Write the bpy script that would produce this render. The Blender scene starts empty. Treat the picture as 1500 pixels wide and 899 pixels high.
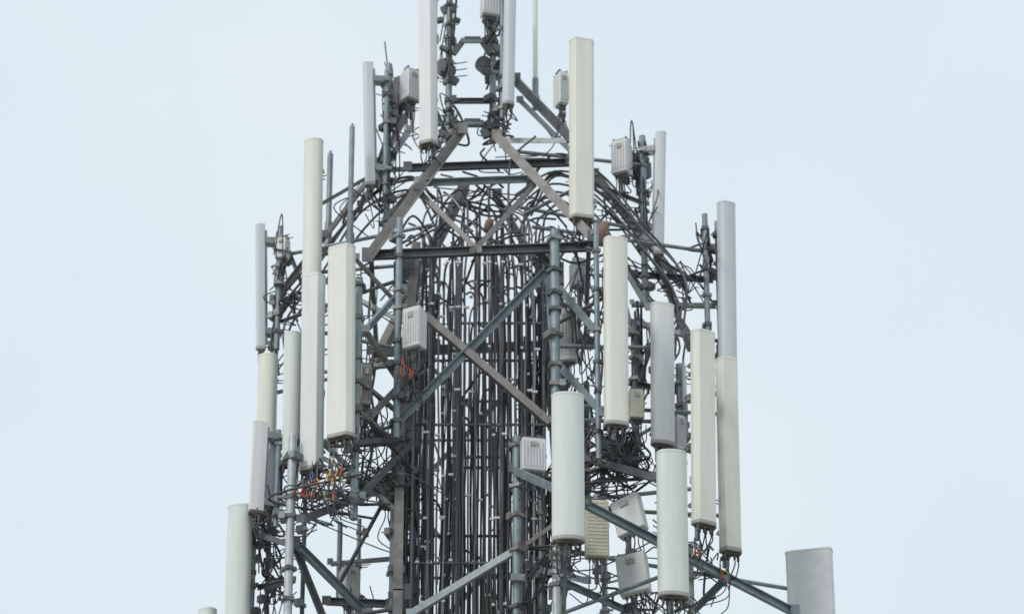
import bpy, math, random
from mathutils import Vector, Matrix
R=random.Random(11)
sc=bpy.context.scene
rad=math.radians
# ---------------------------------------------------------------- camera
F=6000.0; PITCH=rad(30); CAM=Vector((0.41,-47.6,1.6))
FW=Vector((0,math.cos(PITCH),math.sin(PITCH))); UP=Vector((0,-math.sin(PITCH),math.cos(PITCH))); RT=Vector((1,0,0))
cd=bpy.data.cameras.new("camera"); cam=bpy.data.objects.new("camera",cd); sc.collection.objects.link(cam)
cam.location=CAM; cam.rotation_euler=(math.pi/2+PITCH,0,0)
cd.sensor_width=36; cd.lens=36*F/1500; cd.clip_end=9000; sc.camera=cam
cd.dof.use_dof=True; cd.dof.focus_distance=49.5; cd.dof.aperture_fstop=1.0   # slightly missed focus, as in the soft original
sc.view_settings.view_transform='Standard'; sc.view_settings.look='None'; sc.view_settings.exposure=0

def at(px,py,d):
    """bearing/elevation survey -> world metres; d = true distance behind(+)/in front(-) of the mast axis"""
    u=(px-750)/F; v=-(py-449.5)/F
    r=FW+RT*u+UP*v
    return CAM+r*((d-CAM.y)/r.y)

# ---------------------------------------------------------------- materials
def mat(name,c,rough=.6,metal=0.,var=.15,scale=6.,bump=0.,streak=False,c2=None,spec=.4):
    m=bpy.data.materials.new(name); m.use_nodes=True; nt=m.node_tree; b=nt.nodes['Principled BSDF']
    tc=nt.nodes.new('ShaderNodeTexCoord'); mp=nt.nodes.new('ShaderNodeMapping')
    if streak: mp.inputs['Scale'].default_value=(9,9,.9)
    oi=nt.nodes.new('ShaderNodeObjectInfo')
    ad=nt.nodes.new('ShaderNodeVectorMath'); ad.operation='ADD'
    cx=nt.nodes.new('ShaderNodeCombineXYZ'); ml=nt.nodes.new('ShaderNodeMath'); ml.operation='MULTIPLY'; ml.inputs[1].default_value=50
    nt.links.new(oi.outputs['Random'],ml.inputs[0]); nt.links.new(ml.outputs[0],cx.inputs[0]); nt.links.new(ml.outputs[0],cx.inputs[2])
    nt.links.new(tc.outputs['Object'],ad.inputs[0]); nt.links.new(cx.outputs[0],ad.inputs[1])
    nt.links.new(ad.outputs[0],mp.inputs[0])
    n=nt.nodes.new('ShaderNodeTexNoise'); n.inputs['Scale'].default_value=scale; n.inputs['Detail'].default_value=6; n.inputs['Roughness'].default_value=.65
    nt.links.new(mp.outputs[0],n.inputs['Vector'])
    cr=nt.nodes.new('ShaderNodeValToRGB'); cr.color_ramp.elements[0].position=.3; cr.color_ramp.elements[1].position=.68
    d=c2 if c2 else tuple(x*(1-var) for x in c)
    e=c if c2 else tuple(min(1,x*(1+var*.3)) for x in c)
    cr.color_ramp.elements[0].color=(*d,1); cr.color_ramp.elements[1].color=(*e,1)
    nt.links.new(n.outputs['Fac'],cr.inputs[0]); nt.links.new(cr.outputs[0],b.inputs['Base Color'])
    b.inputs['Roughness'].default_value=rough; b.inputs['Metallic'].default_value=metal
    b.inputs['Specular IOR Level'].default_value=spec
    if bump:
        bp=nt.nodes.new('ShaderNodeBump'); bp.inputs['Strength'].default_value=bump; bp.inputs['Distance'].default_value=.01
        nt.links.new(n.outputs['Fac'],bp.inputs['Height']); nt.links.new(bp.outputs[0],b.inputs['Normal'])
    return m
STEEL=mat('galvanised_steel',(.35,.375,.39),.45,.25,scale=9,c2=(.21,.225,.23))
STEELB=mat('weathered_steel',(.32,.305,.29),.55,.2,scale=7,c2=(.19,.175,.165))
STEELD=mat('dark_steel',(.165,.175,.185),.55,.2,scale=7,c2=(.10,.10,.105))
BLUE=mat('blue_grey_steel',(.31,.375,.40),.45,.2,scale=6,c2=(.20,.24,.26))
LIGHT=mat('new_galvanised',(.55,.58,.59),.4,.3,scale=9,c2=(.38,.41,.42))
CREAM=mat('radome_cream',(.82,.815,.73),.45,0,.08,1.4,streak=True)
WHITE=mat('radome_white',(.81,.81,.80),.45,0,.08,1.4,streak=True)
GREY=mat('radome_grey',(.67,.705,.73),.45,0,.08,1.4,streak=True)
GREEN=mat('radome_pale_green',(.75,.785,.75),.45,0,.08,1.4,streak=True)
CAP=mat('cap_plastic',(.44,.43,.40),.6,0,.2)
UNDER=mat('under_cap',(.15,.13,.12),.7,0,.3)
BEIGE=mat('beige_paint',(.62,.59,.48),.6,0,.15)
PALE=mat('radio_paint',(.74,.74,.74),.5,0,.12)
CAB1=mat('cable_black',(.080,.078,.083),.45,0,.3,3)
CAB2=mat('cable_grey',(.165,.165,.18),.45,0,.3,3)
CAB3=mat('cable_light',(.30,.31,.34),.5,0,.2,3)
RED=mat('tape_red',(.60,.10,.06),.5); YEL=mat('tape_yellow',(.75,.50,.12),.5); BLU=mat('tape_blue',(.06,.2,.5),.5)
CLIP=mat('cable_clip',(.80,.80,.80),.4)
RUST=mat('rusty_paint',(.34,.22,.18),.8,0,c2=(.17,.11,.09),scale=30)
CONC=mat('concrete',(.34,.33,.31),.9,0,.25,3)
GRND=mat('ground_gravel',(.28,.275,.25),.95,0,scale=.25,c2=(.18,.19,.15))

# ---------------------------------------------------------------- mesh builder
def frame(dirv,hint=None):
    z=dirv.normalized(); h=hint or (Vector((0,0,1)) if abs(z.z)<.9 else Vector((0,1,0)))
    x=h.cross(z).normalized(); y=z.cross(x); return x,y,z
class MB:
    def __init__(s): s.v=[];s.f=[];s.m=[];s.s=[]
    def prof(s,a,b,pts,mi=0,smooth=False,hint=None,caps=True):
        x,y,z=frame(b-a,hint); n=len(pts); o=len(s.v)
        for p in (a,b):
            for q in pts: s.v.append(p+x*q[0]+y*q[1])
        for i in range(n):
            j=(i+1)%n; s.f.append((o+i,o+j,o+n+j,o+n+i)); s.m.append(mi); s.s.append(smooth)
        if caps:
            o2=o
            if smooth:
                o2=len(s.v)
                for p in (a,b):
                    for q in pts: s.v.append(p+x*q[0]+y*q[1])
            s.f.append(tuple(o2+n-1-i for i in range(n))); s.m.append(mi); s.s.append(False)
            s.f.append(tuple(o2+n+i for i in range(n))); s.m.append(mi); s.s.append(False)
    def tube(s,a,b,r,mi=0,n=10):
        s.prof(a,b,[(r*math.cos(i*2*math.pi/n),r*math.sin(i*2*math.pi/n)) for i in range(n)],mi,True)
    def bar(s,a,b,w,h,mi=0,hint=None): s.prof(a,b,[(-w/2,-h/2),(w/2,-h/2),(w/2,h/2),(-w/2,h/2)],mi,hint=hint)
    def angle(s,a,b,w,mi=0,fx=1,fy=1):
        t=w*.13
        p=[(0,0),(w,0),(w,t),(t,t),(t,w),(0,w)]; p=[(fx*(q[0]-w/2),fy*(q[1]-w/2)) for q in p]
        if fx*fy<0: p=p[::-1]
        s.prof(a,b,p,mi)
    def channel(s,a,b,w,mi=0,f=1):
        t=w*.1;h=w*.5
        p=[(-h/2,-w/2),(h/2,-w/2),(h/2,-w/2+t),(-h/2+t,-w/2+t),(-h/2+t,w/2-t),(h/2,w/2-t),(h/2,w/2),(-h/2,w/2)]
        if f<0: p=[(-q[0],q[1]) for q in p][::-1]
        s.prof(a,b,p,mi)
    def box(s,c,sx,sy,sz,mi=0,M=None,bev=0):
        M=M or Matrix.Identity(3); o=len(s.v)
        if bev<=0:
            for dz in(-1,1):
                for dx,dy in((-1,-1),(1,-1),(1,1),(-1,1)): s.v.append(c+M@Vector((dx*sx/2,dy*sy/2,dz*sz/2)))
            for f in((3,2,1,0),(4,5,6,7),(0,1,5,4),(1,2,6,5),(2,3,7,6),(3,0,4,7)): s.f.append(tuple(o+i for i in f)); s.m.append(mi); s.s.append(False)
        else:
            b=bev; lv=[(-sz/2,b),(-sz/2+b,0),(sz/2-b,0),(sz/2,b)]
            for zz,ins in lv:
                hx=sx/2-ins;hy=sy/2-ins
                for q in((-hx+b,-hy),(hx-b,-hy),(hx,-hy+b),(hx,hy-b),(hx-b,hy),(-hx+b,hy),(-hx,hy-b),(-hx,-hy+b)):
                    s.v.append(c+M@Vector((q[0],q[1],zz)))
            for k in range(3):
                for i in range(8):
                    j=(i+1)%8; s.f.append((o+8*k+i,o+8*k+j,o+8*k+8+j,o+8*k+8+i)); s.m.append(mi); s.s.append(False)
            s.f.append(tuple(o+7-i for i in range(8))); s.m.append(mi); s.s.append(False)
            s.f.append(tuple(o+24+i for i in range(8))); s.m.append(mi); s.s.append(False)
    def done(s,name,mats,parent=None,loc=None,rot=None):
        me=bpy.data.meshes.new(name); me.from_pydata([tuple(v) for v in s.v],[],s.f)
        for m in mats: me.materials.append(m)
        me.polygons.foreach_set('material_index',s.m); me.polygons.foreach_set('use_smooth',s.s); me.update()
        ob=bpy.data.objects.new(name,me); sc.collection.objects.link(ob)
        if parent: ob.parent=parent
        if loc is not None: ob.location=loc
        if rot is not None: ob.rotation_euler=rot
        return ob
tower=bpy.data.objects.new('telecom_tower',None); sc.collection.objects.link(tower)
SM=[STEEL,STEELB,STEELD,BLUE,LIGHT,CLIP,RUST]
legs=MB(); brace=MB(); head=MB(); pipes=MB(); ladder=MB()

# cables -------------------------------------------------------------------
cables={k:[] for k in('f1','f2','f3','j1','j2','r','y','b')}
def cr(P,k=6):
    P=[Vector(p) for p in P]; Q=[P[0]*2-P[1]]+P+[P[-1]*2-P[-2]]; out=[]
    for i in range(1,len(Q)-2):
        a,b,c,d=Q[i-1:i+3]
        for j in range(k):
            t=j/k; out.append(.5*((2*b)+(c-a)*t+(2*a-5*b+4*c-d)*t*t+(3*b-3*c+d-a)*t**3))
    out.append(P[-1]); return out
def rv(s): return Vector((R.uniform(-s,s),R.uniform(-s,s),R.uniform(-s,s)))
def cable(k,P,n=6): cables[k].append(cr(P,n))

H=1.03
ZT=at(700,385,-1).z       # top of the main mast
LEV=[ZT-2.42*i for i in range(0,12)]
def mr(z): # half-width of mast at height z
    if z>ZT: return max(.3,1.0-(z-ZT)*.4)
    zb=LEV[4]
    return H if z>zb else H+(zb-z)*.07
corn=[(-1,-1),(1,-1),(1,1),(-1,1)]
LV=[ZT+.35]+LEV[1:]+[0.3]
LV=[z for z in LV if z>0.2]
for cx,cy in corn:
    for a,b in zip(LV[:-1],LV[1:]):
        legs.angle(Vector((cx*mr(b),cy*mr(b),b)),Vector((cx*mr(a),cy*mr(a),a+.02)),.12,3 if cx>0 else 1,-cx,-cy)
    for z in LEV[:-1]:
        legs.box(Vector((cx*(mr(z)-.07),cy*(mr(z)+.012),z)),.18,.014,.22,2)
for i in range(len(LEV)-1):
    za,zb=LEV[i],LEV[i+1]; ra,rb=mr(za),mr(zb)
    for k in range(4):
        c0=corn[k];c1=corn[(k+1)%4]
        A0=Vector((c0[0]*ra,c0[1]*ra,za));A1=Vector((c1[0]*ra,c1[1]*ra,za))
        B0=Vector((c0[0]*rb,c0[1]*rb,zb));B1=Vector((c1[0]*rb,c1[1]*rb,zb))
        off=Vector(((c0[0]+c1[0])/2,(c0[1]+c1[1])/2,0))*.06
        if not(k==0 and i in(0,1,2)): brace.angle(A0+off*.5,B1+off*.5,.07,[1,0,1,0][k],1,1)
        if not(k==0 and i in(1,2)): brace.angle(A1+off*1.6,B0+off*1.6,.09 if k==0 else .06,[3,0,1,0][k],1,-1)
        if i%2==1 and k: brace.angle(B0,B1,.06,0)
brace.angle(at(622,462,-1.10),at(806,620,-1.10),.10,1,1,1)

# --------------------------------------------------------------- headframe members
B=[
((678,190,-.75),(538,378,-1.45),.125,'A',1,1),((728,200,-.75),(868,348,-1.45),.125,'A',1,1),
((538,374,-1.3),(868,361,-1.3),.13,'C',2,1),
((755,118,-.1),(838,205,-1.0),.12,'C',2,0),((762,150,.1),(880,268,.4),.08,'A',0,0),
((608,146,.1),(556,240,.1),.12,'C',1,0),((600,190,.0),(528,300,.0),.07,'A',0,0),
((738,208,-.6),(834,208,-.9),.08,'A',0,0),((612,268,-.95),(778,262,-.95),.08,'A',3,0),
((598,246,-.4),(836,238,-.4),.11,'C',2,0),((664,148,-.3),(724,148,-.3),.08,'C',2,1),
((640,212,-.4),(668,190,-.4),.05,'A',1,0),((612,278,-1.0),(702,368,-1.35),.07,'A',1,0),((782,272,-1.0),(692,370,-1.35),.07,'A',1,0),
((664,208,-.3),(560,330,.3),.07,'A',1,0),((735,215,.2),(850,330,.6),.07,'A',1,0),
((545,250,.1),(640,246,.2),.05,'A',0,0),((522,378,-1.3),(592,452,-1.03),.07,'A',1,0),((590,425,-1.03),(536,485,-1.5),.095,'A',3,0),
((536,485,-1.5),(586,560,-1.03),.06,'A',1,0),
((813,385,-1.03),(872,300,-1.3),.05,'A',0,0),((818,418,-1.03),(874,484,-1.6),.10,'A',3,0),((815,528,-1.03),(884,604,-1.7),.10,'A',3,0),
((792,372,-1.2),(820,412,-1.1),.09,'C',2,0),
((838,205,-1.0),(868,350,-1.3),.05,'A',1,0),
((872,255,.3),(1000,420,.6),.085,'A',1,0),((930,402,.3),(1045,410,.3),.07,'A',2,0),((925,446,.1),(1048,448,.1),.06,'A',0,0),((962,378,.2),(1012,512,.2),.09,'A',1,0),
((892,352,0),(950,452,0),.07,'A',0,0),((870,270,.2),(948,300,.2),.05,'A',0,0),((985,452,.1),(1030,520,-.4),.06,'A',1,0),
((556,240,.1),(476,345,.1),.08,'A',1,0),((476,345,.1),(398,445,.1),.07,'A',1,0),((398,438,.1),(470,432,.1),.06,'A',2,0),((470,300,-.3),(548,255,0),.05,'A',2,0),
((420,360,.2),(452,440,.2),.05,'A',0,0),
((858,738,-2.7),(1165,897,.1),.115,'C',3,0),((1010,900,-.4),(1062,848,-.9),.07,'A',3,0),
((432,794,-1.6),(538,900,-.7),.115,'C',3,0),((428,790,-1.6),(474,905,-1.2),.07,'A',2,0),
((560,738,-.5),(496,856,-.2),.055,'T',2,0),((484,824,.3),(578,816,.3),.07,'A',0,0),
((600,900,-1.15),(760,803,-1.15),.085,'A',4,0),((752,688,-1.15),(814,716,-2.6),.10,'C',3,0),
((822,850,-1.2),(932,900,-.6),.09,'C',3,0),((858,738,-2.7),(770,800,-1.1),.07,'A',1,0),
((640,505,-.5),(540,610,-1.6),.09,'A',1,0),((528,598,-1.8),(606,690,-1.0),.07,'A',2,0),((600,650,-1),(520,735,-2),.07,'A',2,0),
((440,762,-1.9),(585,704,-1.03),.10,'C',2,0),((520,648,-2.2),(600,640,-1.0),.07,'A',2,0),
((860,672,-1.4),(960,700,-1.6),.10,'C',2,0),((800,700,-1),(905,680,-1.4),.06,'A',2,0),((870,620,-1.6),(905,690,-1.4),.07,'A',2,0),
((915,470,-.6),(1000,490,-.6),.06,'A',0,0),((920,560,-.8),(1000,575,-.5),.06,'A',2,0),((905,400,-.6),(935,520,-.6),.05,'A',0,0),
((400,700,-.6),(440,640,-1.4),.06,'A',2,0),((372,780,-.5),(432,800,-1.6),.07,'A',2,0),((375,860,-.5),(430,850,-1.4),.06,'A',2,0),
((578,600,-1.1),(530,560,-1.8),.05,'A',1,0),((770,500,.9),(830,600,-.6),.06,'A',0,0),((775,830,-.9),(860,850,-1.8),.08,'C',3,0),
((478,880,-.2),(570,884,-.2),.10,'C',2,0),
]
gi=0
for a,b,w,k,mi,mir in B:
    a=at(*a);b=at(*b)
    prs=[(a,b)]
    if mir: prs.append((Vector((a.x,-a.y,a.z)),Vector((b.x,-b.y,b.z))))
    for a,b in prs:
        if k=='A': head.angle(a,b,w,mi,R.choice((-1,1)),R.choice((-1,1)))
        elif k=='C': head.channel(a,b,w,mi,R.choice((-1,1)))
        else: head.tube(a,b,w/2,mi)
        for p in (a,b):
            gi+=1
            head.box(p+Vector((R.uniform(-.006,.006),-.03-(gi%17)*.0031,R.uniform(-.006,.006))),w*R.uniform(1.0,1.25),.012,w*R.uniform(1.1,1.4),mi if R.random()<.5 else 2)
a=at(538,374,-1.3);b=at(868,361,-1.3)
head.channel(Vector((a.x+.05,-1.2,a.z)),Vector((a.x+.05,1.2,a.z)),.115,2); head.channel(Vector((b.x-.05,-1.2,b.z)),Vector((b.x-.05,1.2,b.z)),.115,2)

# --------------------------------------------------------------- pipes
def clamp(m,p,r,mi=0):
    a=R.uniform(0,6.28); M=Matrix.Rotation(a,3,'Z')
    m.box(p,r*2.6,r*2.6,.05,mi,M)
    d=M@Vector((1,0,0)); s=M@Vector((0,1,0))
    for q in(-1,1): m.tube(p+s*q*r*1.1-d*.02,p+s*q*r*1.1+d*R.uniform(.08,.17),.008,0,5)
    if R.random()<.5: m.box(p+d*R.uniform(.06,.1),.08,r*3.2,.09,R.choice((2,0,1)),M)
def pipe(a,b,r=.04,mi=0,cl=.45,m=None):
    m=m or pipes
    m.tube(a,b,r,mi,12)
    L=(b-a).length; n=int(L/cl)
    for i in range(n):
        clamp(m,a.lerp(b,(i+R.uniform(.2,.8))/n),r,R.choice((0,2,2,1)))
def vpipe(px,y0,y1,d,r=.038,mi=0,cl=.5):
    p=at(px,(y0+y1)/2,d); z0=at(px,y0,d).z; z1=at(px,y1,d).z
    pipe(Vector((p.x,d,z1)),Vector((p.x,d,z0)),r,mi,cl)
for t in[(658,-60,212,-.3,.045,3,.3),(722,-60,208,-.3,.045,3,.3),
 (568,95,332,-.1,.045,3,.28),(408,332,512,.1,.04,3,.35),(943,200,445,.2,.045,3,.3),(1035,314,520,-.1,.038,0,.35),
 (813,338,585,-1.5,.062,3,.35),(875,328,672,-1.7,.036,3,.5),(583,320,642,-1.5,.045,3,.4),(522,408,760,-1.9,.05,3,.4),
 (425,638,905,-1.7,.055,4,.45),(757,640,905,-1.2,.055,3,.4),(768,530,905,-.4,.045,3,.4),(997,534,700,-.6,.05,0,.4),
 (815,800,930,-2.2,.05,4,.4),(497,765,885,.3,.035,3,.7),(372,700,905,-.5,.03,0,.25),(392,760,905,-.3,.03,2,.3),
 (930,470,700,-.8,.04,2,.35),(1012,800,905,-.9,.04,0,.5),(578,700,905,-.9,.065,3,.4),(605,640,905,-.2,.05,3,.5),(792,640,905,-.7,.045,0,.4),
 (445,700,905,.2,.03,2,.5),(525,760,905,.8,.03,0,.4),(860,560,740,.4,.04,2,.4),(885,700,905,.5,.04,0,.4),(820,390,640,.6,.04,0,.4)]:
    vpipe(*t)

# top stub-mast details
for y in(58,178):
    a=at(664,y+22,-.36);b=at(680,y,-.36);c=at(704,y,-.36);d=at(718,y+22,-.36)
    for p,q in((a,b),(b,c),(c,d)): head.bar(p,q,.05,.07,2)
    head.box((b+c)/2+Vector((0,-.04,-.06)),.28,.03,.05,3)
for x in(648,665,712,730):
    for y in(15,30,72,100,118,182,196):
        if R.random()<.8:
            p=at(x+R.uniform(-4,4),y,-.3+R.uniform(-.15,.15)); head.box(p,R.uniform(.06,.15),.07,R.uniform(.05,.11),2,Matrix.Rotation(R.uniform(0,3),3,'Y'))
for x,y in((652,102),(712,98)):
    p=at(x,y,-.2); head.tube(p+Vector((-.05,-.08,0)),p+Vector((.05,.1,.02)),.12,2,14); 
for x,y in((660,95),(730,90)):
    for i in range(3): head.tube(at(x,y+i*9,-.35),at(x+R.choice((-1,1))*24,y-4+i*10,-.5),.008,2,5)

# --------------------------------------------------------------- panel antennas
conn=[]
def panel(px,yt,yb,d,wpx,yaw,mt,n=3.6,dep=.15,tilt=2.0,pole=True,cap=CAP,name='panel_antenna',hooks=True,polemat=3):
    mid=at(px,(yt+yb)/2,d); zt=at(px,yt,d).z; zb=at(px,yb,d).z
    L=zt-zb; w=wpx/109*1.0
    m=MB()
    facet = 3.5<=n<8
    if facet:   # folded radome: flat front, two chamfered flanks
        base=[(.5,.2),(.5,-.12),(.485,-.26),(.36,-.70),(.33,-.75),(-.33,-.75),(-.36,-.70),(-.485,-.26),(-.5,-.12),(-.5,.2),(-.47,.25),(.47,.25)]
    else:
        base=[]; sg=32
        for i in range(sg):
            t=2*math.pi*i/sg; c,sn=math.cos(t),math.sin(t)
            nb=6 if sn>0 else n
            x=math.copysign(abs(c)**(2/nb),c)*.5
            y=math.copysign(abs(sn)**(2/nb),sn)*(.25 if sn>0 else .75)
            base.append((x,y))
    ar=sum(base[i][0]*base[(i+1)%len(base)][1]-base[(i+1)%len(base)][0]*base[i][1] for i in range(len(base)))
    if ar<0: base=base[::-1]
    seg=len(base)
    def ring(z,s,ins):
        o=len(m.v)
        for x,y in base: 
            l=math.hypot(x*w,y*dep)+1e-6; k=s*(1-ins/l) if ins else s
            m.v.append(Vector((x*w*k,y*dep*k,z)))
        return o
    def skin(l,mi,sm):
        os=[ring(*q) for q in l]
        for k in range(len(os)-1):
            for i in range(seg):
                j=(i+1)%seg; m.f.append((os[k]+i,os[k]+j,os[k+1]+j,os[k+1]+i)); m.m.append(mi); m.s.append(sm)
        return os
    o=skin([(-L/2,1.0,.012),(-L/2+.012,1.03,0),(-L/2+.055,1.03,0),(-L/2+.055,1.0,0)],1,False)
    m.f.append(tuple(o[0]+seg-1-i for i in range(seg))); m.m.append(3); m.s.append(False)
    skin([(-L/2+.055,1.0,0),(L/2-.035,1.0,0)],0,not facet)
    o=skin([(L/2-.035,1.0,0),(L/2-.035,1.02,0),(L/2-.01,1.02,0),(L/2,1.0,.012)],0,False)
    m.f.append(tuple(o[-1]+i for i in range(seg))); m.m.append(0); m.s.append(False)
    m.box(Vector((0,-dep*.2,-L/2-.012)),w*.8,dep*.55,.03,3)
    cs=[]
    nc=4 if w<.3 else 6
    for i in range(nc):
        x=(i-(nc-1)/2)*w*.7/(nc-1); y=-.02+(i%2)*.04-.03
        m.tube(Vector((x,y,-L/2-.09)),Vector((x,y,-L/2-.02)),.019,3,8); cs.append(Vector((x,y,-L/2-.09)))
    m.box(Vector((0,dep*.25+.014,0)),w*.45,.028,L*.9,2)
    py=dep*.25+.17; r=.035
    if pole:
        for zz in(-L*.36,L*.36):
            m.box(Vector((-.06,dep*.25+.08,zz)),.012,.16,.09,2); m.box(Vector((.06,dep*.25+.08,zz)),.012,.16,.09,2)
            m.box(Vector((0,py,zz)),.15,.1,.05,2)
            for q in(-.055,.055): m.tube(Vector((q,dep*.25+.05,zz+.03)),Vector((q,py+.12,zz+.03)),.008,2,5)
    ob=m.done(name,[mt,cap,STEEL,UNDER])
    ob.location=mid; ob.rotation_euler=(rad(tilt),0,rad(yaw))
    M=Matrix.Translation(mid)@Matrix.Rotation(rad(yaw),4,'Z')@Matrix.Rotation(rad(tilt),4,'X')
    pp=M@Vector((0,py,0))
    if pole:
        a=Vector((pp.x,pp.y,zb-.12)); b=Vector((pp.x,pp.y,zt-L*.06))
        pipe(a,b,r,polemat,.5)
    if hooks:
        cent=Vector((pp.x,pp.y,zb))
        for c in cs:
            p=M@c; q=cent+Vector((R.uniform(-.1,.1),R.uniform(0,.15),R.uniform(-.35,-.1)))
            mm=(p+q)/2+Vector((R.uniform(-.08,.08),R.uniform(-.08,.08),-R.uniform(.08,.2)))
            inn=Vector((pp.x*.8,pp.y*.8,zb+R.uniform(-.1,.3)))
            cable(R.choice(('j1','j1','j2')),[p,p+Vector((0,0,-.08)),mm,q,(q+inn)/2+rv(.12),inn])
            conn.append((p,inn,zb))
    return pp,zt,zb
P=[]
def pa(*a,**k): P.append(panel(*a,**k))
pa(627,-90,210,-1.1,27,-24,WHITE,n=3.5)
pa(746,-90,153,-.9,17,28,GREY,n=3,dep=.12)
pa(544,92,272,-.3,11,-78,GREY,n=2.6,dep=.14)
pa(852,62,320,-1.4,36,14,CREAM,n=4,dep=.15)
pa(458,208,440,-.9,28,-14,CREAM,n=2.4)
pa(963,194,374,.1,12,74,GREY,n=2.6,dep=.14)
pa(1064,300,545,-.1,27,26,GREY,n=3)
pa(1067,527,808,-.9,31,20,CREAM,n=3.5,tilt=1)
pa(458,406,688,-1.6,33,-20,WHITE,n=3.5)
pa(500,364,640,-2.3,40,-26,CREAM,n=4.5)
pa(385,328,512,.2,9,-80,GREY,n=2.8,dep=.13)
pa(391,522,700,-.2,28,-12,CREAM,n=2.6)
pa(428,490,680,-.9,26,-18,GREEN,n=2.2)
pa(383,618,755,-.9,13,-70,WHITE,n=5,dep=.18,tilt=-1,cap=UNDER)
pa(349,742,960,-.7,35,-10,GREEN,n=2.3)
pa(902,352,622,-1.9,34,12,CREAM,n=3.2)
pa(970,448,652,-1.1,34,20,WHITE,n=3.2)
pa(832,580,792,-3.0,44,2,GREEN,n=2.2,dep=.18)
pa(985,664,874,-2.3,42,8,GREEN,n=2.3,dep=.18)
pa(1030,488,768,-1.5,36,28,CREAM,n=4.5)
pa(1190,808,1010,.1,66,-14,PALE,n=9,dep=.16,tilt=1,name='panel_antenna')
pa(303,893,1010,-.3,26,-20,GREEN,n=2.4)

for pp,zt,zb in P:
    L=zt-zb
    for f in(.22,.75):
        z=zb+L*f; h=mr(z)
        if z>ZT+1.7: tgt=Vector((.4*(1 if pp.x>0 else -1)-.1,-.3,z))
        else: tgt=Vector((math.copysign(h,pp.x),(-h if pp.y<.4 else h),z))
        if R.random()<.7: head.tube(Vector((pp.x,pp.y,z)),tgt+Vector((0,0,-.05)),.027,R.choice((0,3,2,1)))
    if abs(pp.x)<3.6 and R.random()<.4:
        z=zb+L*.2; h=mr(z-.8)
        head.angle(Vector((pp.x,pp.y,z)),Vector((math.copysign(h,pp.x),-h if pp.y<.4 else h,z-.9)),.05,0)

# --------------------------------------------------------------- radio units
def rru(px,py,d,wpx,hpx,yaw,mt,fins=True,name='remote_radio_unit',roll=0,dep=.16,louv=False):
    c=at(px,py,d); w=wpx/109; h=hpx/95; m=MB(); 
    m.box(Vector((0,0,0)),w,dep,h,0,bev=.012)
    if fins:
        n=max(5,int(w/.035))
        for i in range(n):
            x=-w*.44+w*.88*i/(n-1); m.box(Vector((x,dep/2+.03,0)),.006,.06,h*.9,0)
            if not louv: m.box(Vector((x,-dep/2-.008,0)),.006,.016,h*.8,0)
    if louv:
        n=int(h/.05)
        for i in range(n): m.box(Vector((0,-dep/2-.002,-h*.44+h*.88*i/(n-1))),w*.86,.006,.010,0)
    m.box(Vector((0,-dep/2-.012,h*.3)),w*.3,.014,h*.12,2)
    for s in(-1,1):
        m.box(Vector((s*w*.38,0,h/2+.02)),.02,dep*.7,.04,1); 
    m.tube(Vector((-w*.38,0,h/2+.045)),Vector((w*.38,0,h/2+.045)),.01,1,6)
    m.box(Vector((0,dep/2+.09,0)),w*.4,.05,h*.6,1)
    M=Matrix.Translation(c)@Matrix.Rotation(rad(yaw),4,'Z')@Matrix.Rotation(rad(roll),4,'Y')
    for i in range(5):
        x=(i-2)*w*.16; m.tube(Vector((x,0,-h/2-.06)),Vector((x,0,-h/2)),.015,1,8)
        p=M@Vector((x,0,-h/2-.06)); q=p+Vector((R.uniform(-.1,.1),R.uniform(.05,.3),R.uniform(-.5,-.2)))
        cable(R.choice(('j1','j2')),[p,p+Vector((0,0,-.12)),q,q+Vector((-p.x*.15,.1,R.uniform(-.2,.3)))])
    ob=m.done(name,[mt,STEELD,CAP]); ob.matrix_world=M
    pipe(c+Vector((0,dep+.08,-h*.8)),c+Vector((0,dep+.08,h*.8)),.03,0,.25)
rru(602,126,.0,22,46,35,PALE); rru(718,8,-.5,26,36,15,PALE); rru(823,132,-.9,15,48,25,GREEN)
rru(910,232,.0,26,50,-25,PALE); rru(414,366,.1,18,30,-20,PALE,fins=False)
rru(606,482,-1.7,28,56,-28,PALE); rru(832,492,-.6,26,76,-10,PALE,name='remote_radio_unit'); 
rru(932,594,-1.0,20,40,10,BEIGE,fins=False); rru(874,776,-1.9,32,74,6,BEIGE,fins=False,louv=True,name='filter_cabinet')
rru(922,756,-1.2,42,50,-30,PALE,fins=False,roll=-12); rru(928,842,-1.5,42,52,-18,PALE,fins=False,roll=-6); rru(781,668,-1.4,34,44,12,PALE)
rru(994,636,-.9,14,48,30,PALE); rru(512,856,.0,22,46,30,PALE); rru(534,566,-1.6,16,56,20,STEELB)
rru(396,700,-.7,16,90,-60,GREY,dep=.1); rru(598,395,.6,26,40,-35,STEELD); rru(850,402,.4,26,40,20,PALE); rru(596,690,-.3,24,44,15,STEEL)
rru(935,245,.35,16,36,-60,STEELD); rru(585,140,.3,18,44,60,STEELD)
rru(575,722,-.1,34,40,20,STEELD,fins=False,dep=.25); rru(588,865,-.4,34,70,0,STEELD,fins=False,dep=.25)
rru(905,665,-1.2,40,30,20,STEELD,fins=True)
pb=at(1157,860,.15); head.bar(Vector((pb.x,pb.y,pb.z-1.2)),Vector((pb.x,pb.y,pb.z+.42)),.06,.06,2)
for z in(-.5,.25): head.bar(pb+Vector((0,0,z)),pb+Vector((.35,.1,z)),.05,.05,2)

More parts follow.
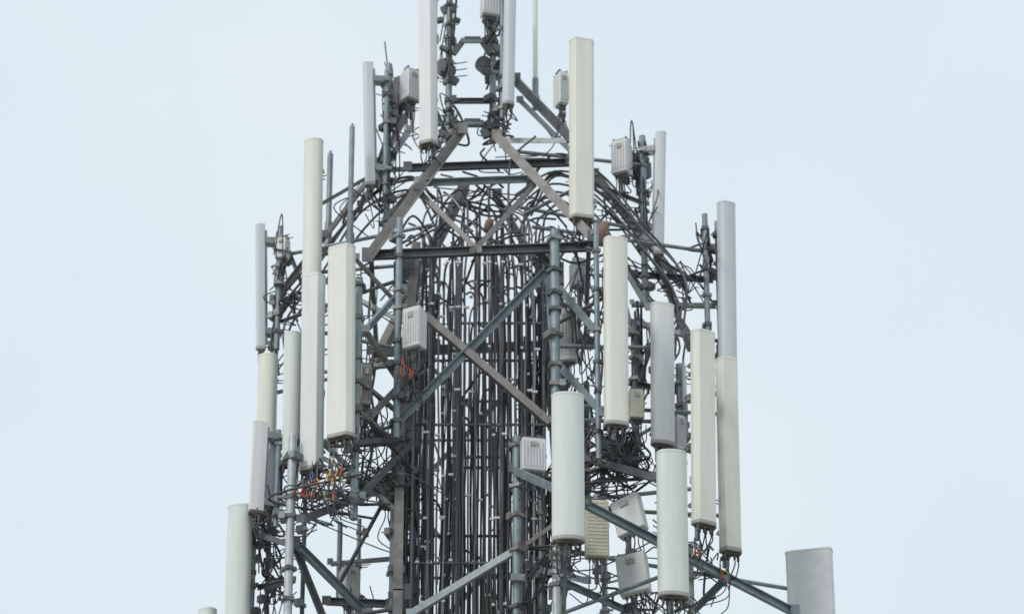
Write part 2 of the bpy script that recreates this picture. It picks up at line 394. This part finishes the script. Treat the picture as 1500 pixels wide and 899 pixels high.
def drum(px,py,d,r,h):
    m=MB(); 
    prof=[(-h/2,.5),(-h*.35,.95),(0,1),(h*.3,.9),(h*.42,.55),(h/2,.3)]
    o=None;n=14
    for z,s in prof:
        b=len(m.v)
        for i in range(n): t=i*2*math.pi/n; m.v.append(Vector((math.cos(t)*r*s*R.uniform(.9,1.1),math.sin(t)*r*s*R.uniform(.9,1.1),z)))
        if o is not None:
            for i in range(n): m.f.append((o+i,o+(i+1)%n,b+(i+1)%n,b+i)); m.m.append(0); m.s.append(True)
        o=b
    m.f.append(tuple(o+i for i in range(n))); m.m.append(0); m.s.append(False)
    m.f.append(tuple(n-1-i for i in range(n))); m.m.append(0); m.s.append(False)
    m.box(Vector((0,r,0)),r,.05,h*.8,1)
    ob=m.done('rusty_drum',[RUST,STEELD]); ob.location=at(px,py,d); ob.rotation_euler=(.3,.2,0)  # horn-like drum standing in for an unidentified small brown object
drum(882,342,-1.5,.08,.34); drum(716,330,-.8,.06,.2)

def whip(px,y0,y1,d,r,mt):
    m=MB(); p=at(px,(y0+y1)/2,d); z0=at(px,y0,d).z; z1=at(px,y1,d).z
    m.tube(Vector((p.x,d,z1)),Vector((p.x,d,z1+.5)),r*1.3,1,10)
    m.tube(Vector((p.x,d,z1+.5)),Vector((p.x,d,z0)),r,0,10); m.tube(Vector((p.x,d,z0)),Vector((p.x,d,z0+.05)),r*.5,0,8)
    m.box(Vector((p.x,d+.04,z1+.2)),.12,.06,.06,1)
    m.done('whip_antenna',[mt,STEEL])
whip(784,-80,160,.3,.035,GREEN); whip(514,186,362,-.6,.036,BLUE); whip(482,226,372,.3,.04,BLUE); whip(1003,536,640,-.7,.03,GREY)

# --------------------------------------------------------------- feeder cables
zclip=[at(700,y,-.7).z for y in range(395,1000,62)]
rows=[-.8,-.6,-.25,.2,.6]
bundle=[]
for ri,y in enumerate(rows):
    for x in(-.86,-.3,.26,.82):
        ladder.bar(Vector((x,y+.05,.3)),Vector((x,y+.05,ZT+.1)),.03,.03,2)
    zz=ZT-.3-ri*.37
    while zz>21:
        if R.random()<.8:
            xa=R.choice((-.88,-.88,-.3)); xb=R.choice((.84,.84,.28))
            ladder.bar(Vector((xa,y+.035,zz)),Vector((xb,y+.035,zz)),.025,.03,R.choice((2,0,2)))
        zz-=R.choice((1.6,2.0,2.2))
    x=-.88
    while x<.84:
        if R.random()<.70: bundle.append((x+R.uniform(-.015,.015),y+R.uniform(-.06,.03)))
        x+=R.choice((.042,.048,.06,.10))
zr=at(700,245,0).z
for x,y in bundle:
    kind=R.choice(('f1','f1','f1','f2','f2','f3'))
    top=R.random()
    arc=R.random()<.08
    if arc: zt=R.uniform(ZT+.5,zr)
    elif top<.6: zt=ZT+R.uniform(-.3,.9)
    elif top<.92: zt=R.uniform(ZT+.2,zr-.2)
    else: zt=R.uniform(ZT-4.5,ZT-1)
    pts=[Vector((x,y,.3)),Vector((x,y,15)),Vector((x,y,22))]
    z=22.8
    while z<zt-.3:
        k=max(0,(z-(ZT-.2))/2.0)*.4
        pts.append(Vector((x*(1-k)+R.uniform(-.011,.011),y*(1-k)+R.uniform(-.013,.013),z))); z+=R.uniform(.5,.9)
    last=pts[-1]
    phi=R.choice((R.gauss(math.pi,.6),R.gauss(0,.6),R.uniform(0,math.pi)))
    if arc: phi=R.choice((R.gauss(math.pi,.35),R.gauss(0,.35)))
    u=Vector((math.cos(phi),math.sin(phi),0)); r0=R.uniform(.9,1.3)
    pts.append(Vector((last.x,last.y,zt)))
    if arc:
        pts.append(Vector((u.x*.4+last.x*.4,u.y*.4+last.y*.4,zt+R.uniform(.15,.35))))
        pts.append(u*r0+Vector((0,0,zt+R.uniform(-.2,.15))))
        e=R.uniform(1.4,2.3)
        pts.append(u*e+Vector((0,0,zt-R.uniform(.5,1.3)))+rv(.1))
        if R.random()<.6: pts.append(u*(e+R.uniform(.2,.5))+Vector((0,0,zt-R.uniform(1.3,2.2)))+rv(.1))
    else:
        q=Vector((last.x,last.y,zt))
        pts.append(q+u*.12+Vector((0,0,.22))); pts.append(q+u*R.uniform(.25,.5)+Vector((0,0,R.uniform(.2,.45))))
        if R.random()<.3: pts.append(q+u*R.uniform(.6,.8)+Vector((0,0,R.uniform(-.2,.2))))
    cable(kind,pts,5)
for z in zclip:
    for y in rows[:3]:
        n=R.randint(4,9)
        for i in range(n):
            ladder.box(Vector((R.uniform(-.85,.82),y-.07,z+R.uniform(-.03,.03)+(.0 if y<-.7 else R.uniform(-.4,.4)))),R.uniform(.03,.08),.03,.028,5)
# cable runs clipped to the sloping headframe
for s,az,k in ((1,.1,5),(1,-.15,3),(-1,0.,3),(-1,.3,2)):
    for i in range(k):
        a=az+R.gauss(0,.06); u=Vector((s*math.cos(a),math.sin(a),0)); j=lambda q:rv(.05*q)
        zz=zr+R.uniform(-.4,.15)
        cable(R.choice(('f1','f1','f2')),[u*.6+Vector((0,0,zz-.5))+j(3),u*1.0+Vector((0,0,zz))+j(1),u*1.6+Vector((0,0,zz-.35))+j(1),
              u*2.2+Vector((0,0,zz-1.2))+j(2),u*2.7+Vector((0,0,zz-2.1))+j(2),u*(2.6+R.uniform(-.3,.2))+Vector((0,0,zz-2.9))+j(3)],6)
for p,inn,zb in conn:
    if R.random()<.4:
        tx=math.copysign(R.uniform(.3,.9),inn.x); ty=R.uniform(-.9,.3); 
        if zb>30.5: continue
        m1=inn.lerp(Vector((tx,ty,zb)),.5)+Vector((0,0,R.uniform(-.35,.1)))+rv(.15)
        cable(R.choice(('j1','f1','j2')),[inn,m1,Vector((tx,ty,zb+R.uniform(-.3,.1))),Vector((tx,ty,zb-R.uniform(.8,2)))])
def tangle(px,py,d,sx,sz,n,ks=('j1','j1','j2','f1')):
    c=at(px,py,d)
    for i in range(int(n*.6+.5)):
        q=[c+Vector((R.gauss(0,sx),R.gauss(0,.2),R.gauss(0,sz))) for _ in range(R.randint(3,4))]
        k=R.choice(ks); cable(k,q)
for t in[(655,60,-.3,.06,.5,10),(722,60,-.3,.06,.5,10),(655,180,-.3,.12,.15,12),(728,185,-.3,.14,.15,12),(572,150,0,.08,.4,16),(568,250,0,.1,.4,12),
 (930,230,.2,.08,.25,14),(945,300,.1,.08,.4,12),(410,400,.1,.08,.3,14),(425,450,.1,.12,.2,14),(1030,370,0,.08,.3,12),(1005,420,0,.22,.2,18),(520,300,0,.15,.25,12),
 (905,300,.2,.2,.25,10),(535,500,-1,.08,.6,10),(545,620,-1.3,.12,.4,20),(565,700,-1,.22,.15,30),(500,735,-1.6,.3,.1,30),(605,560,-1,.1,.35,12),
 (850,460,-.8,.12,.4,14),(865,540,-.9,.1,.4,12),(905,660,-1.2,.22,.14,40),(890,700,-1.2,.3,.12,34),(940,520,-.5,.1,.4,14),(845,640,-.8,.12,.4,12),
 (390,780,-.4,.1,.35,26),(400,860,-.4,.12,.3,24),(1045,830,-.8,.1,.12,8),(820,830,-1,.25,.2,14),(930,880,-1.2,.25,.12,14),(985,890,-1.5,.12,.1,8),
 (790,580,-.5,.08,.8,14),(600,620,-.4,.1,.6,14),(785,420,-.3,.15,.5,12),(800,770,-.5,.12,.6,16),(590,800,-.3,.1,.6,14),(480,690,-1.6,.12,.1,12),
 (690,285,-.1,.4,.15,10),(730,240,.2,.4,.10,8),(870,430,.3,.15,.4,12),(400,735,-.6,.1,.1,12),(520,880,.2,.15,.1,10)]: tangle(*t)
for px,py,d in((455,705,-1.75),(495,678,-2.4),(470,700,-1.9),(1030,792,-1.6),(1068,838,-1.0),(600,535,-1.7),(500,695,-2.3),(438,722,-1.8),(478,712,-2.0)):
    for i in range(4):
        a=at(px+R.uniform(-14,14),py+R.uniform(-12,12),d+R.uniform(-.05,.1))
        cable(R.choice(('r','r','y','r','b' if i==3 else 'j1')),[a,a+Vector((R.uniform(-.03,.03),0,-.06)),a+Vector((R.uniform(-.05,.05),0,-.12))],3)
        b=a+Vector((0,.02,.0)); cable('j2',[b+Vector((0,0,.15)),b,b+Vector((R.uniform(-.1,.1),.1,-.3)),b+Vector((R.uniform(.1,.4)*(1 if px<700 else -1),.3,-.35))],5)
def mk(k,r,m,name):
    cu=bpy.data.curves.new(name,'CURVE'); cu.dimensions='3D'; cu.bevel_depth=r; cu.bevel_resolution=1; cu.use_fill_caps=True
    for pts in cables[k]:
        s=cu.splines.new('POLY'); s.points.add(len(pts)-1)
        for i,p in enumerate(pts): s.points[i].co=(p.x,p.y,p.z,1)
    cu.materials.append(m); ob=bpy.data.objects.new(name,cu); sc.collection.objects.link(ob); ob.parent=tower
for a in[('f1',.0165,CAB1,'feeder_cables_black'),('f2',.0155,CAB2,'feeder_cables_grey'),('f3',.014,CAB3,'feeder_cables_light'),('j1',.009,CAB1,'jumper_cables_black'),
  ('j2',.008,CAB2,'jumper_cables_grey'),('r',.011,RED,'marker_tape_red'),('y',.011,YEL,'marker_tape_yellow'),('b',.011,BLU,'marker_tape_blue')]: mk(*a)
legs.done('mast_legs',SM,tower); brace.done('mast_bracing',SM,tower); head.done('headframe_beams',SM,tower); pipes.done('mount_pipes',SM,tower); ladder.done('cable_ladder',SM,tower)

# --------------------------------------------------------------- ground
g=MB(); g.box(Vector((0,0,-.25)),8000,8000,.5,0); g.done('ground',[GRND])
f=MB(); f.box(Vector((0,0,.15)),7,7,.35,0,bev=.04); f.done('concrete_foundation',[CONC])

# --------------------------------------------------------------- sky + light
w=bpy.data.worlds.new("World"); sc.world=w; w.use_nodes=True; nt=w.node_tree
for n in list(nt.nodes): nt.nodes.remove(n)
out=nt.nodes.new('ShaderNodeOutputWorld'); mx=nt.nodes.new('ShaderNodeMixShader')
sky=nt.nodes.new('ShaderNodeTexSky'); sky.sky_type='NISHITA'; sky.sun_disc=False
EL,AZ=rad(46),rad(225)
sky.sun_elevation=EL; sky.sun_rotation=AZ
b1=nt.nodes.new('ShaderNodeBackground'); b1.inputs[1].default_value=.1
b2=nt.nodes.new('ShaderNodeBackground'); b2.inputs[1].default_value=1.0
tc=nt.nodes.new('ShaderNodeTexCoord'); nz=nt.nodes.new('ShaderNodeTexNoise'); nz.inputs['Scale'].default_value=7; nz.inputs['Detail'].default_value=5; nz.inputs['Roughness'].default_value=.45
rp=nt.nodes.new('ShaderNodeValToRGB'); rp.color_ramp.elements[0].position=.35; rp.color_ramp.elements[1].position=.7
rp.color_ramp.elements[0].color=(.78,.90,.985,1); rp.color_ramp.elements[1].color=(.89,.96,.99,1)
nt.links.new(tc.outputs['Generated'],nz.inputs['Vector']); nt.links.new(nz.outputs['Fac'],rp.inputs[0]); nt.links.new(rp.outputs[0],b2.inputs[0])
nt.links.new(sky.outputs[0],b1.inputs[0]); mx.inputs[0].default_value=.88
nt.links.new(b1.outputs[0],mx.inputs[1]); nt.links.new(b2.outputs[0],mx.inputs[2]); nt.links.new(mx.outputs[0],out.inputs[0])
sl=bpy.data.lights.new('sun','SUN'); sl.energy=1.5; sl.angle=rad(12); sl.color=(1,.95,.88)
so=bpy.data.objects.new('sun',sl); sc.collection.objects.link(so)
sd=Vector((math.sin(AZ)*math.cos(EL),math.cos(AZ)*math.cos(EL),math.sin(EL)))
so.rotation_euler=sd.to_track_quat('Z','Y').to_euler()
